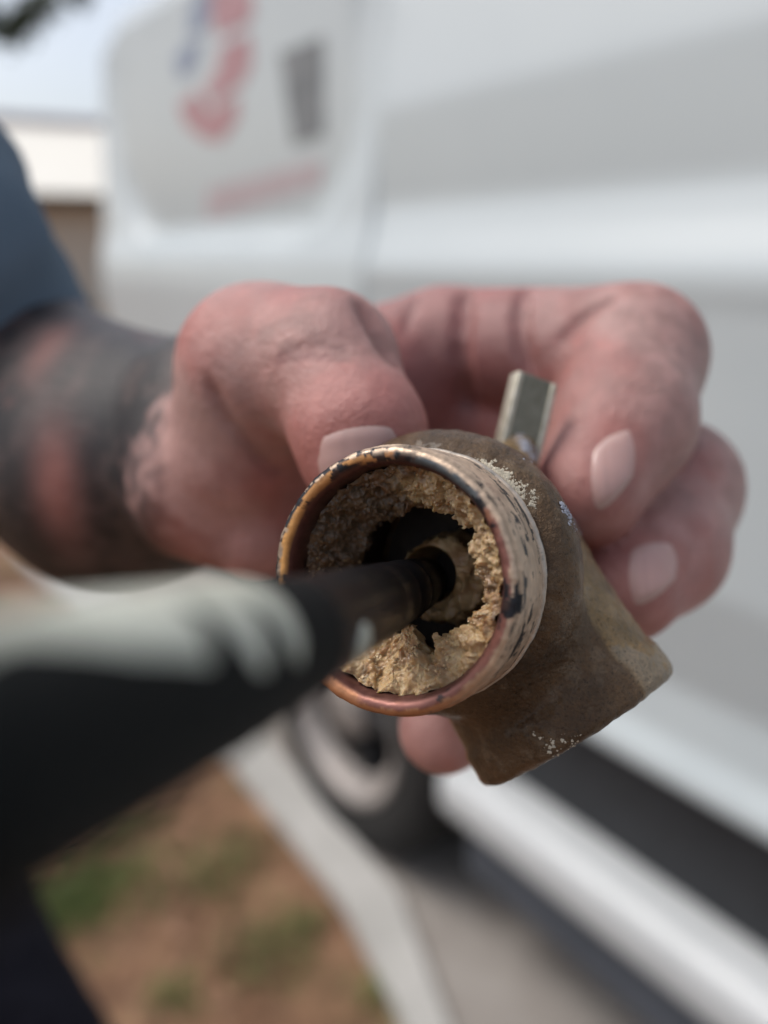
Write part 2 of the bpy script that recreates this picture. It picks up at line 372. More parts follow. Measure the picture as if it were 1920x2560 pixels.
for k in range(9):                                           # unreadable faded lettering: one slanted stroke each
    a = k/9; u0 = 515+a*290; v0 = 545-a*88; hgt = 78-12*a
    vinyl('lettering', [(u0, v0+3), (u0+24, v0-4), (u0+27, v0-hgt), (u0+4, v0-hgt+6)], M['pink'], van)

# ---- far left: a pale house, a tan board fence, dark hedge, a tree
def polar(az, d): return d*math.sin(math.radians(az)), d*math.cos(math.radians(az))
hx, hy = polar(-24, 22)
house = thing('house', 'low tan house with a wide pale roof beyond the rear of the van', 'house', (hx, hy, 0), math.radians(24))
bm = bmesh.new(); box(bm, (-9, .5, 0), (9, 8, 2.75)); from_bm('wall', bm, M['wood'], house)
bm = bmesh.new()
for y0, z0_, y1, z1_ in ((-.1, 2.62, 4.2, 4.75), (8.6, 2.62, 4.2, 4.75)):
    lo_ = [bm.verts.new(p) for p in ((-9.6, y0, z0_), (9.6, y0, z0_), (9.6, y1, z1_), (-9.6, y1, z1_))]
    hi_ = [bm.verts.new((v.co.x, v.co.y, v.co.z+.12)) for v in lo_]
    bm.faces.new(lo_[::-1]); bm.faces.new(hi_)
    for k in range(4): bm.faces.new((lo_[k], lo_[(k+1) % 4], hi_[(k+1) % 4], hi_[k]))
rf = from_bm('roof', bm, M['siding'], house)
bm = bmesh.new(); box(bm, (-9.6, 3.95, 4.80), (9.6, 4.45, 5.02), .05); from_bm('ridge_cap', bm, M['fascia'], rf)
bm = bmesh.new(); box(bm, (-9.6, -.16, 2.50), (9.6, -.11, 2.73)); from_bm('fascia', bm, M['bark'], house)
for sx in (-9, 9):
    bm = bmesh.new(); f_ = bm.faces.new([bm.verts.new(p) for p in ((sx, .5, 2.75), (sx, 7.9, 2.75), (sx, 4.2, 4.6))])
    from_bm('gable', bm, M['siding'], house)
wb = None
for k in range(5):
    if wb is None:
        bm = bmesh.new(); box(bm, (-.6, .44, 1.0), (.6, .497, 2.2)); wb = from_bm('window', bm, M['siding'], house); o = wb
        bm = bmesh.new(); box(bm, (-.52, .42, 1.08), (.52, .438, 2.12)); from_bm('pane', bm, M['glass'], wb)
    else:
        o = wb.copy(); COL.objects.link(o); o.parent = house; c = wb.children[0].copy(); COL.objects.link(c); c.parent = o
    o.location = (-8+k*3.6, 0, 0)

def leaf_mesh(name, centres, n, spread, size, m, parent=None):
    V, Fc = [], []
    for c, s in centres:
        for _ in range(n):
            p = Vector(c)+Vector(rng.normal(0, 1, 3))*s*spread
            d = Vector(rng.normal(0, 1, 3)).normalized(); e = d.orthogonal().normalized(); l = size*random.uniform(.6, 1.3)
            i = len(V); V += [p-d*l, p+e*l*.4, p+d*l, p-e*l*.4]; Fc.append((i, i+1, i+2, i+3))
    return mesh(name, V, Fc, m, parent, False)
def limb(bm, a, b, r1, r2, seg=8):
    a, b = Vector(a), Vector(b); q = (b-a).to_track_quat('Z', 'Y')
    r = [[bm.verts.new(p+q @ Vector((rad*math.cos(t*2*math.pi/seg), rad*math.sin(t*2*math.pi/seg), 0))) for t in range(seg)] for p, rad in ((a, r1), (b, r2))]
    for k in range(seg): bm.faces.new((r[0][k], r[0][(k+1) % seg], r[1][(k+1) % seg], r[1][k]))
tx, ty = polar(-38, 7.0)
tree = thing('shade_tree', 'dark leafy tree whose low branch hangs into the bright sky', 'tree', (tx, ty, 0))
bm = bmesh.new(); limb(bm, (0, 0, -.1), (.1, 0, 1.8), .22, .17, 14); limb(bm, (.1, 0, 1.8), (.2, .1, 4.2), .17, .10, 12)
tips = []
for k in range(11):
    t = k*2.4; h0 = 2.0+.22*k; l = 1.9-.05*k
    e = (.1+l*math.cos(t), l*math.sin(t), h0+.9); limb(bm, (.12, .02, h0), e, .06, .02); 
    for q_, s_ in ((e, .55), ((e[0]*.65, e[1]*.65, h0+.75), .5)):            # the side towards the van is bare but for one low branch
        if q_[0] < .35: tips.append((q_, s_))
# the low hanging branch that reaches into view
bx, by = polar(-22.6, 6.2); bz = 2.66
mid = ((bx-tx)*.55, (by-ty)*.55, bz+.45); end = (bx-tx, by-ty, bz)
limb(bm, (.12, 0, 2.3), mid, .07, .04); limb(bm, mid, end, .04, .012)
from_bm('trunk', bm, M['bark'], tree, True)
low = [(tuple(Vector(mid).lerp(Vector(end), s)), .10) for s in (.55, .7, .85)] + [(end, .06), ((end[0]+.07, end[1]+.03, end[2]+.06), .07), ((end[0]+.14, end[1]+.06, end[2]+.13), .075), ((end[0]+.22, end[1]+.08, end[2]+.21), .08), ((end[0]+.42, end[1]+.12, end[2]+.24), .05)]
leaf_mesh('crown', tips+[((.0, .1, 4.6), .6)]*2+[], 130, .62, .075, M['leaf'], tree); leaf_mesh('low_branch_leaves', low, 150, .7, .035, M['leaf'], tree)

# ---- growth and litter on the lawn
spots = [(on_ground(u, v), s) for u, v, s in ((195, 2235, .075), (150, 2290, .05), (620, 2120, .05), (500, 2210, .06), (560, 2190, .05), (650, 2400, .05), (690, 2390, .045), (340, 2060, .06), (250, 2080, .05), (430, 2500, .03), (930, 2500, .03), (760, 2330, .03))]
V, Fc = [], []
def blade(x, y, h, w):
    a = random.uniform(0, 6.28); lean = random.uniform(.2, .9)*h; dx, dy = math.cos(a), math.sin(a); i = len(V)
    V.extend([(x-dy*w, y+dx*w, 0), (x+dy*w, y-dx*w, 0), (x+dx*lean*.4+dy*w*.7, y+dy*lean*.4-dx*w*.7, h*.6), (x+dx*lean*.4-dy*w*.7, y+dy*lean*.4+dx*w*.7, h*.6), (x+dx*lean, y+dy*lean, h)])
    Fc.extend([(i, i+1, i+2, i+3), (i+3, i+2, i+4)])
for (x, y), s in spots:
    for _ in range(1100 if s > .07 else 90): blade(random.gauss(x, s*1.0), random.gauss(y, s*.9), random.uniform(.02, .05), .0018)
for _ in range(9000):
    al, of = random.uniform(-.5, 9), random.uniform(.25, 6)
    if random.random() > (of+.3): continue
    p = vloc(al, of)
    if mn.noise(Vector((p[0]*2.2, p[1]*2.2, 0))) > .05: blade(p[0], p[1], random.uniform(.02, .05), .002)
tag(mesh('grass', V, Fc, M['grass'], None, False), 'sparse green grass tufts on the brown lawn', kind='stuff')
V, Fc = [], []
for _ in range(2600):
    p = vloc(random.uniform(.4, 3.5), .24+abs(random.gauss(0, .8))); a = random.uniform(0, 6.28); l = random.uniform(.012, .045); i = len(V)
    dx, dy = math.cos(a)*l, math.sin(a)*l; z = random.uniform(.002, .008); w = random.uniform(.05, .3)
    V += [(p[0]-dx, p[1]-dy, z), (p[0]-dy*w, p[1]+dx*w, z+.004), (p[0]+dx, p[1]+dy, z), (p[0]+dy*w, p[1]-dx*w, z+.003)]; Fc.append((i, i+1, i+2, i+3))
tag(mesh('leaf_litter', V, Fc, M['dryleaf'], None, False), 'dry leaf and straw litter on the lawn', kind='stuff')

# ================================================================== THE FITTING
O = p3(966, 1453, 87.5); A = np.array([.445, .0, -.895]); A /= np.linalg.norm(A)          # mouth centre, axis into the pipe
E1 = np.cross(np.array([0, 1., 0]), -A); E1 /= np.linalg.norm(E1); E2 = np.cross(-A, E1)       # E1 right, E2 up
def fl(p): q = np.asarray(p)-O; return np.stack([q @ E1, q @ E2, q @ -A], -1)*.001            # camera mm to fitting metres (z out of the mouth)
fit = thing('pipe_fitting', 'corroded brass elbow fitting choked with tan scale, held in the bare hand', 'pipe fitting')
Mw = Matrix.Identity(4)
for k, e in enumerate((E1, E2, -A)):
    we = Rm @ e
    for r in range(3): Mw[r][k] = we[r]
Mw.translation = Vector(W(O)); fit.matrix_world = Mw
B = O+28*A
bd = np.array([.53, -.82, .22]); bd -= A*(bd @ A); bd /= np.linalg.norm(bd)
EAR0, EAR1 = p3(1292, 1135, 119), p3(1337, 945, 120)
def body_sdf(P):
    d = cyl(P, O, A, 10.2, 20.5, 18.3, 5.0)
    d = smin(d, rc(P, O+18*A, B, 13.6, 14.4), 1.2)
    br = cyl(P, B, bd, -2, 26, 14.3, 1.2)
    br = smin(br, cyl(P, B, bd, 21.0, 26.2, 14.9, 1.2), 1.0)
    d = smin(d, br, 3.5)
    d = smin(d, rc(P, O+25*A+3*np.array([.2, 1, 0]), EAR0, 12.0, 3.2), 2)
    d = smax(d, -cyl(P, B, bd, 3, 40, 12.0, .3), .5)
    d = smax(d, -cyl(P, O, A, -5, 26, 13.2, .3), .5)
    return d
Vb, Fb = nets(body_sdf, np.array([-14, -47, -138]), np.array([46, 19, -88]), .36)
lv = fl(Vb)
# casting roughness
nv = np.array([mn.noise(Vector(p*900))*.00013+mn.noise(Vector(p*320))*.00016 for p in lv])
nn = grad(body_sdf, Vb); nl = np.stack([nn @ E1, nn @ E2, nn @ -A], -1); lv = lv+nl*nv[:, None]
fb = mesh('cast_body', lv, Fb, None, fit)
mb = mat('bronze_casting', rough=.36, metal=.5, coat=.15, attrn='tint', cols=[(.25, (.55, .53, .50)), (.5, (.95, .95, .95)), (.75, (1.35, 1.3, 1.2))], nscale=2200, ndetail=4, bump=1.0, bscale=1900, bdist=.0004, rvar=.12)
fb.data.materials.append(mb)
along = (Vb-B) @ bd; hA = (Vb-O) @ A; rad = np.linalg.norm(Vb-O-hA[:, None]*A, axis=1)
n1 = np.array([mn.fractal(Vector(p*130), 1.0, 2.0, 5) for p in lv]); n2 = np.array([mn.fractal(Vector(p*420+Vector((9, 3, 1))), 1.0, 2.0, 4) for p in lv])
bell = np.array([.125, .074, .036]); orange = np.array([.46, .20, .045]); greyb = np.array([.31, .205, .095])
m_br = (1-sst(20.3, 19.3, hA)*sst(14.6, 15.2, rad))[:, None]
side_r = (Vb-B) @ np.cross(bd, A)                                            # across the branch
if ((E1*1.0) @ np.cross(bd, A)) < 0: side_r = -side_r
m_or = sst(9, -4, side_r+5*n1)[:, None]
colb = bell*(1-m_br)+(orange*m_or+greyb*(1-m_or))*m_br
colb = colb*(1+.6*n1[:, None])+np.array([.05, .045, .035])*sst(.25, .6, n2+.3*n1)[:, None]
fl_m = sst(.35, .5, n1+.35*n2)[:, None]*m_br; colb = colb*(1-fl_m)+np.array([.36, .28, .19])*fl_m
attr(fb, 'tint', np.clip(colb*.74, .01, 1))

# collar / mouth of the pipe
SEG = 900
prof = [(12.0, -40)]+[(12.15, -30+k*2.6) for k in range(11)]+[(12.2, -1.6), (12.25, -1.2), (12.35, -.85), (12.5, -.55), (12.7, -.3), (12.95, -.12), (13.25, -.02), (13.6, 0), (13.9, -.04), (14.2, -.16), (14.45, -.36), (14.15, -.62), (14.72, -.95)]
prof += [(14.76, -1.3-k*.33) for k in range(20)]+[(14.74, -8.0), (14.5, -8.15), (14.45, -8.4), (14.75, -8.55), (15.0, -8.7), (15.05, -9.0), (14.9, -9.25), (14.6, -9.4), (14.3, -9.8)]
prof = [(13.0+(r-12.2)*(15.25-13.0)/(14.76-12.2) if r > 12.3 else 12.95+(r-12)*.25, z) for r, z in prof]
V, Fc = lathe(prof, SEG); V = np.array(V); zc = V[:, 2].copy(); rr = 12.2+(np.hypot(V[:, 0], V[:, 1])-13.0)*(14.76-12.2)/(15.25-13.0); th = np.arctan2(V[:, 1], V[:, 0])
wob = np.array([mn.fractal(Vector((p[0]*.35, p[1]*.35, p[2]*.35)), 1, 2, 4)*.10+mn.noise(Vector((p[0]*1.6, p[1]*1.6, p[2]*1.6)))*.045 for p in V])
V[:, 2] *= 1.10; V[:, 0] *= 1+wob/15; V[:, 1] *= 1+wob/15; V[:, 2] += wob*.6
Vm = V*.001
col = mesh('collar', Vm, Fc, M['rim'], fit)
g1 = np.array([mn.fractal(Vector((math.cos(t)*r*.28, math.sin(t)*r*.28, z*.75)), .9, 2.1, 6) for t, r, z in zip(th, rr, zc)])      # patches, wider round than along
g2 = np.array([mn.fractal(Vector((math.cos(t)*r*.5+7, math.sin(t)*r*.5, z*2.2)), .9, 2.1, 5) for t, r, z in zip(th, rr, zc)])
g3 = np.array([mn.noise(Vector((math.cos(t)*r*.6, math.sin(t)*r*.6+5, z*7))) for t, r, z in zip(th, rr, zc)])                      # turning marks
deg = np.degrees(th)
def near(c, w): return np.exp(-((((deg-c+180) % 360)-180)/w)**2)
cream = np.array([.58, .44, .32]); black = np.array([.020, .022, .028]); gold = np.array([.80, .42, .14]); purple = np.array([.25, .105, .085]); copper = np.array([.55, .25, .12]); slate = np.array([.10, .115, .125])
def mixc(c, d, m): return c*(1-m[:, None])+d*m[:, None]
outer_ = np.tile(cream, (len(V), 1))*(1+.25*g3[:, None]); outer_ = mixc(outer_, copper*.8, sst(.1, .9, near(-95, 55)))
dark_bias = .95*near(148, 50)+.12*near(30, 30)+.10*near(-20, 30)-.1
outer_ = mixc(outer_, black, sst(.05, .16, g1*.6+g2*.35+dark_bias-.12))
outer_ = mixc(outer_, cream, sst(.12, .22, g2+.3*g1)*near(125, 50))
inner_ = mixc(np.tile(copper*.85, (len(V), 1)), gold, near(168, 38)); inner_ = mixc(inner_, gold*.8, near(110, 22)*.6)
inner_ = mixc(inner_, purple, sst(.2, .8, near(-10, 55)+near(-75, 50)+.6*g1)); inner_ = mixc(inner_, slate, sst(.25, .6, near(62, 24)+.5*g1)*sst(.1, .5, near(60, 40)))
inner_ = mixc(inner_, cream*.9, sst(.25, .35, g2)*.6*sst(13.3, 13.6, rr))
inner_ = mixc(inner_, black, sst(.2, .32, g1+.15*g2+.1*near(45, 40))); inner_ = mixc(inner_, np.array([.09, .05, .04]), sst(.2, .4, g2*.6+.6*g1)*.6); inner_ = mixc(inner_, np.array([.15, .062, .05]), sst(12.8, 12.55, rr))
mo = sst(13.5, 13.85, rr+.3*g2); c = mixc(inner_, outer_, mo)
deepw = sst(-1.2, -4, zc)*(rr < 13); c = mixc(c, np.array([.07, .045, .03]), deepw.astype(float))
c = mixc(c, np.array([.50, .46, .40]), sst(-8.5, -8.6, zc)*sst(-8.85, -8.7, zc)*(rr > 14.6))
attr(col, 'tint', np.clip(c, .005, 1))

# scale crust lining the pipe
def crust(name, nt, ns, fn):
    V = []; T = []
    for i in range(nt):
        t = 2*math.pi*i/nt
        for j in range(ns):
            r, z = fn(t, j/(ns-1)); V.append((r*math.cos(t), r*math.sin(t), z))
    Fc = []
    for i in range(nt):
        for j in range(ns-1):
            a = i*ns+j; b = ((i+1) % nt)*ns+j; Fc.append((a, b, b+1, a+1))
    return np.array(V), Fc
def chunk(p, s):
    d, _ = mn.voronoi(Vector(p)*s); return d[0], d[1]
def lerp(a, b, t): return a+(b-a)*t
def edge_r(t):
    c, s = math.cos(t), math.sin(t)
    base = 9.8+.7*mn.noise(Vector((c*1.3, s*1.3, 4)))
    f1, f2 = chunk((c*7.7, s*7.7, 1.5), .42); jag = 1.3*(f1-.55)+1.1*mn.noise(Vector((c*9, s*9, 2)))*.6+.35*mn.noise(Vector((c*26, s*26, 3)))
    dg = math.degrees(t) % 360
    notch = 2.2*math.exp(-((dg-292)/7)**2)+1.2*math.exp(-((dg-32)/9)**2)-1.5*math.exp(-((dg-268)/12)**2)-.8*math.exp(-((dg-12)/14)**2)
    return base+jag+notch
def main_fn(t, s):
    c, sn = math.cos(t), math.sin(t); L_ = .5-.5*c                              # 0 right, 1 left
    up = .5+.5*sn
    z0 = -1.2-1.8*L_**1.3-1.0*up; re = edge_r(t)-2.4*max(0, -sn)**2-1.5*max(0, sn)**2; D = 1.2+5.2*L_+1.8*up
    if s < .62:
        k = s/.62; r = lerp(13.1, re, k); z = z0-D*k**1.2
    elif s < .72:
        k = (s-.62)/.10; r = re+.5*k*k; z = z0-D-1.5*k
    else:
        k = (s-.72)/.28; r = lerp(re+.5, 13.0, k); z = z0-D-1.5-5*k
    return r, z
Vc, Fc = crust('limescale_crust', 640, 120, main_fn)
def lumpy(V, cx, amp):
    out = V.copy(); sh = np.zeros(len(V))
    for i, p in enumerate(V):
        q = Vector(p); wv = Vector((mn.noise(q*.7), mn.noise(q*.7+Vector((9, 2, 4))), mn.noise(q*.7+Vector((3, 8, 1)))))*.9; q = q+wv
        d1, d2 = chunk(q, .42); e1, e2 = chunk(q+Vector((5, 1, 3)), 1.35); g1_, g2_ = chunk(q+Vector((1, 7, 2)), 3.0)
        big = .5+.5*mn.noise(q*.5+Vector((2, 2, 2)))
        h = .92*(.6-d1)+.60*(.6-e1)*(.4+.6*big)+.42*(.6-g1_)*(1-.5*big)+.42*mn.fractal(q*.8, .9, 2.2, 4)+.10*mn.noise(q*5)
        sh[i] = h
        n = Vector((-p[0]*.55, -p[1]*.55, 0)).normalized()*.55+Vector((0, 0, .85))
        out[i] = np.array(q+n*h*amp)
    return out, sh
Vd, sh = lumpy(Vc, 0, 1.0)
rl = np.hypot(Vd[:, 0], Vd[:, 1]); k = np.minimum(1, 12.98/np.maximum(rl, 1e-6)); Vd[:, 0] *= k; Vd[:, 1] *= k
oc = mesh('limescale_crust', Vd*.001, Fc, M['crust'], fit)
q1 = np.array([mn.fractal(Vector(p)*.22, 1, 2, 4) for p in Vc]); q2 = np.array([mn.noise(Vector(p)*1.4) for p in Vc])
ca, cb_, cc = np.array([.53, .37, .20]), np.array([.42, .245, .11]), np.array([.60, .48, .29])
tc_ = mixc(np.tile(ca, (len(Vc), 1)), cb_, sst(-.1, .5, q1)); tc_ = mixc(tc_, cc, sst(.1, .6, q2)*.7); ang = np.degrees(np.arctan2(Vc[:, 1], Vc[:, 0])); shade_stain = np.exp(-((((ang-150+180) % 360)-180)/55)**2)
tc_ = mixc(tc_, np.array([.105, .066, .04]), np.clip(sst(.05, .5, shade_stain+.5*q1+.2*q2), 0, 1)*.92); tc_ = mixc(tc_, np.array([.42, .20, .08]), sst(.1, .5, q1+.3*q2)*np.exp(-((ang-75)/30)**2)*.6)  # dark upper left: shade painted into the crust along with iron stain
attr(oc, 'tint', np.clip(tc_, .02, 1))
# inner ring of scale on the valve seat, smooth bore round the tool
def seat_fn(t, s):
    c, sn = math.cos(t+.55), math.sin(t)
    m = .5+.5*c                                                                  # thick on the lower right
    ro = 3.5+.6+3.4*m**1.7+.6*mn.noise(Vector((math.cos(t)*4, math.sin(t)*4, 8)))+.3*mn.noise(Vector((math.cos(t)*11, math.sin(t)*11, 8)))
    if s < .25: k = s/.25; return lerp(3.2, 3.7, k), lerp(-24, -15.2, k)
    if s < .75: k = (s-.25)/.5; return lerp(3.7, ro, k), -15.2-.5*k+.5*math.sin(k*3.1)
    k = (s-.75)/.25; return lerp(ro, ro+.8, k), lerp(-15.7, -24, k)
Vs, Fs_ = crust('seat_crust', 360, 60, seat_fn); Vs2, sh2 = lumpy(Vs, 0, .55)
smooth = sst(.4, 1.0, np.hypot(Vs[:, 0], Vs[:, 1])-3.4)[:, None]; Vs2 = Vs*(1-smooth)+Vs2*smooth
Vs2[:, 0] -= 1.3; Vs2[:, 1] -= .4
os_ = mesh('seat_crust', Vs2*.001, Fs_, M['crust'], fit)
q1 = np.array([mn.fractal(Vector(p)*.4, 1, 2, 4) for p in Vs]); attr(os_, 'tint', np.clip(mixc(np.tile(ca*.9, (len(Vs), 1)), cb_*.85, sst(-.2, .4, q1)), .02, 1))
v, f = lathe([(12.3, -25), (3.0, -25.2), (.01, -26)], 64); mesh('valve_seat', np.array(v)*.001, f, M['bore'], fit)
# loose crystals stuck on the lower crust
bm = bmesh.new()
for _ in range(1600):
    i = random.randrange(len(Vd)); p = Vd[i]; j = i % 120
    if j > 78 or j < 4 or (p[1] > 2 and p[0] < 3) : continue
    r = abs(random.gauss(.05, .06))+.05
    mt = Matrix.Translation(Vector(p)*.001) @ Matrix.Rotation(random.uniform(0, 6), 4, Vector(rng.normal(0, 1, 3)).normalized()) @ Matrix.Diagonal((r*.001*random.uniform(.6, 1.5), r*.001, r*.001*random.uniform(.6, 1.3), 1))
    for v_ in bmesh.ops.create_icosphere(bm, subdivisions=1, radius=1, matrix=mt)['verts']: v_.co += Vector(rng.normal(0, .25*r*.001, 3))
o = from_bm('scale_crystals', bm, mat('scale_crystal', rough=.3, cols=[(.3, (.44, .28, .14)), (.7, (.66, .50, .31))], nscale=500, sss=.2, sss_s=.001), fit); o['kind'] = 'stuff'

# mounting ear
ax = EAR1-EAR0; Ln = np.linalg.norm(ax); az = ax/Ln; az_x = np.array([.93, .12, -.34]); az_x -= az*(az_x @ az); az_x /= np.linalg.norm(az_x); az_y = np.cross(az, az_x)
def ear_pts(bm):
    for v in bm.verts:
        q = EAR0+az_x*v.co.x+az_y*v.co.y+az*v.co.z; v.co = Vector(fl(q))
bm = bmesh.new(); box(bm, (-2.6, -1.0, -3), (2.6, .6, Ln), .25); ear_pts(bm)
ear = from_bm('mounting_ear', bm, mat('olive_brass', rough=.42, metal=.35, cols=[(.3, (.15, .14, .10)), (.7, (.24, .23, .18))], nscale=500, bump=.3, bscale=1200, bdist=.0002), fit, False)
for s in (-1, 1):
    bm = bmesh.new(); box(bm, (s*3.0-.55, -1.3, -2.5), (s*3.0+.55, 1.5, Ln-.1), .4); ear_pts(bm)
    from_bm('ear_lip', bm, mat('worn_brass', rough=.35, metal=.4, cols=[(.3, (.36, .33, .25)), (.7, (.58, .55, .46))], nscale=600), ear, True)

# flaky residue on the casting (real little crusts sitting on the surface)
def flakes(name, path, m, n, spread, size, seed):
    rs = np.random.default_rng(seed); bm = bmesh.new(); us, vs2, sz = [], [], []
    for _ in range(n):
        t = rs.uniform(0, len(path)-1); i = int(t); k = t-i
        us.append(lerp(path[i][0], path[i+1][0], k)+rs.normal(0, spread)); vs2.append(lerp(path[i][1], path[i+1][1], k)+rs.normal(0, spread)); sz.append(size*rs.uniform(.4, 1.4))
    P = march(body_sdf, us, np.array(vs2)); g = grad(body_sdf, P)
    for p, n_, s in zip(P, g, sz):
        if p[2] < -150: continue
        q = Vector(n_).to_track_quat('Z', 'Y').to_matrix(); ring = []; k0 = rs.uniform(0, 6)
        c = bm.verts.new(Vector(fl(p+n_*(.05+.35*s*rs.uniform(.3, 1)))))
        for k in range(9):
            a = k0+k*2*math.pi/9; rr_ = s*rs.uniform(.35, 1.4); w = q @ Vector((math.cos(a)*rr_, math.sin(a)*rr_, -.05)); ring.append(bm.verts.new(Vector(fl(p+np.array(w)))))
        for k in range(9): bm.faces.new((c, ring[k], ring[(k+1) % 9]))
    o = from_bm(name, bm, m, fit, True); o['kind'] = 'stuff'; return o
flakes('cream_residue', [(1195, 1158), (1240, 1180), (1275, 1205), (1310, 1225), (1340, 1255)], M['residue'], 420, 9, .24, 3)
flakes('white_residue', [(1290, 1085), (1320, 1120), (1345, 1150)], M['lime'], 160, 8, .24, 4)
flakes('white_residue', [(1408, 1260), (1440, 1310), (1470, 1345)], M['lime'], 160, 6, .22, 5)
flakes('cream_residue', [(1350, 1850), (1400, 1880), (1440, 1850)], M['residue'], 60, 14, .2, 6)

# ================================================================== THE PROBING TOOL
T0 = p3(1066, 1452, 105); T1 = p3(486, 1690, 42); td = (T1-T0)/np.linalg.norm(T1-T0)
tool = thing('probing_tool', 'glossy black probing tool with a pale scalloped painted reflection, poked into the pipe', 'tool')
tz = td; tx_ = np.cross(np.array([0, 1., 0]), tz); tx_ /= np.linalg.norm(tx_); ty_ = np.cross(tz, tx_)
Mt = Matrix.Identity(4)
for k_, e in enumerate((tx_, ty_, tz)):
    we = Rm @ e
    for r in range(3): Mt[r][k_] = we[r]
Mt.translation = Vector(W(T0)); tool.matrix_world = Mt
LT = np.linalg.norm(T1-T0)
def trad(s):                                                     # radius along the tool in mm
    return float(np.interp(s, [0, 4, 12, 23, 43, 55, 64, 72, 80, 90], [3.05, 3.25, 3.55, 3.75, 4.0, 4.4, 4.7, 4.8, 4.85, 4.9]))
prof = [(.01, 0), (1.5, -.0), (2.45, .10), (2.85, .35), (3.05, .8)]
s = 1.2
while s < 30: 
    prof += [(trad(s), s), (trad(s), s+5.2), (trad(s)-.10, s+5.5), (trad(s)-.10, s+6.0), (trad(s+6), s+6.4)]; s += 7.2
while s < 84: prof.append((trad(s), s)); s += 1.0
prof += [(trad(84), 84), (trad(84)-.5, 86), (.01, 86)]
cut = next(i for i, q_ in enumerate(prof) if q_[1] > 50)
v, f = lathe(prof[:cut+1], 72); mesh('rod', np.array(v)*.001, [q[::-1] for q in f], M['tool'], tool)
v, f = lathe([(prof[cut][0]-.4, prof[cut][1]-.02)]+[(r+.02, z) for r, z in prof[cut:]], 72); mesh('grip', np.array(v)*.001, [q[::-1] for q in f], M['boot'], tool)
# sky reflection put in as a pale shell on the upper side, scalloped below
def sheen_shell(name, s0, s1, lo_fn, hi, off, parent):
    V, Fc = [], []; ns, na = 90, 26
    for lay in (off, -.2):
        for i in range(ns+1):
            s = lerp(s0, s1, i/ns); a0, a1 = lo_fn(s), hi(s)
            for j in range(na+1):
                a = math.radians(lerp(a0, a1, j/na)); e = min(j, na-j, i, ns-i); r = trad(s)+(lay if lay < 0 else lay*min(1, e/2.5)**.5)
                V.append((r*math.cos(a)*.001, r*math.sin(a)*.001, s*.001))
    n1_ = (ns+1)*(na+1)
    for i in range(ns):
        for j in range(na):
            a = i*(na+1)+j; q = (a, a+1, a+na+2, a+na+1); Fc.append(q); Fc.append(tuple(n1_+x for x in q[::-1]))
    return mesh(name, V, Fc, M['sheen_shell'], parent)
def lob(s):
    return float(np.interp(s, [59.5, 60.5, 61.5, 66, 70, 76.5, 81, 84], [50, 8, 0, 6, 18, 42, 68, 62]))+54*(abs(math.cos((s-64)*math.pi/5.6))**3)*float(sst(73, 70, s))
sheen_shell('sky_sheen', 59.5, 84, lob, lambda s: 176, .25, tool)
sheen_shell('glint_dot', 44.0, 47.8, lambda s: -40+24*abs((s-45.9)/1.9)**2, lambda s: 8-24*abs((s-45.9)/1.9)**2, .3, tool)  # highlight on the rod, put in as a pale raised dot

# ================================================================== THE BARE HAND
def P_(*a): return p3(*a)
wr, pb = P_(310, 1160, 180), P_(590, 1090, 158)
i0, m0, r0, l0 = P_(1110, 875, 160), P_(1100, 1010, 166), P_(1050, 1150, 170), P_(960, 1280, 172)
iP, iD, iT = P_(1580, 893, 142), P_(1555, 1060, 131), P_(1472, 1222, 124)
mP, mD, mT = P_(1675, 1222, 150), P_(1645, 1370, 138), P_(1565, 1466, 128)
rP, rD, rT = P_(1400, 1480, 166), P_(1220, 1690, 150), P_(1108, 1822, 134)
lP, lD = P_(1180, 1470, 172), P_(1160, 1580, 160)
tC, tM, tI, tT = P_(612, 1130, 138), P_(655, 925, 130), P_(815, 905, 121), P_(898, 1085, 113)
def palm_sdf(P):
    d = rc(P, wr, pb, 27.5, 20)
    for b, r in ((i0, 12.2), (m0, 13), (r0, 12), (l0, 11)): d = smin(d, rc(P, pb, b, 18, r), 7)
    d = smin(d, rc(P, P_(520, 1230, 146), P_(650, 1335, 141), 14, 9), 8)
    d = smin(d, rc(P, P_(-300, 820, 230), wr, 34, 28), 10)
    return d
def thumb_sdf(P):
    d = rc(P, P_(560, 1200, 146), tC, 13, 12); d = smin(d, rc(P, tC, tM, 12, 12.6), 5); d = smin(d, rc(P, tM, tI, 12.4, 10.4), 7)
    d = smin(d, rc(P, tI, tT, 10.2, 9.3), 4); d = smin(d, rc(P, tT, P_(905, 1150, 112.5), 9.2, 8.2), 3)
    return d
def finger(P, a, b, c, e, ra, rb, rc_, rd):
    d = smin(rc(P, a, b, ra, rb), rc(P, b, c, rb, rc_), 3.5); d = smin(d, rc(P, c, e, rc_, rd), 3.5)
    return d
def hand0(P):
    d = smin(palm_sdf(P), thumb_sdf(P), 4)
    fi = finger(P, i0, iP, iD, iT, 12.2, 12.4, 11.3, 9.0); fm = finger(P, m0, mP, mD, mT, 12.5, 12.6, 11.2, 9.0)
    fr = finger(P, r0, rP, rD, rT, 12, 11, 9.6, 7.6); fk = finger(P, l0, lP, lD, P_(1130, 1600, 150), 10, 9, 8, 7)
    d = smin(d, fi, 2.5)
    for g in (fm, fr, fk): d = smin(d, g, 1.2)
    return d
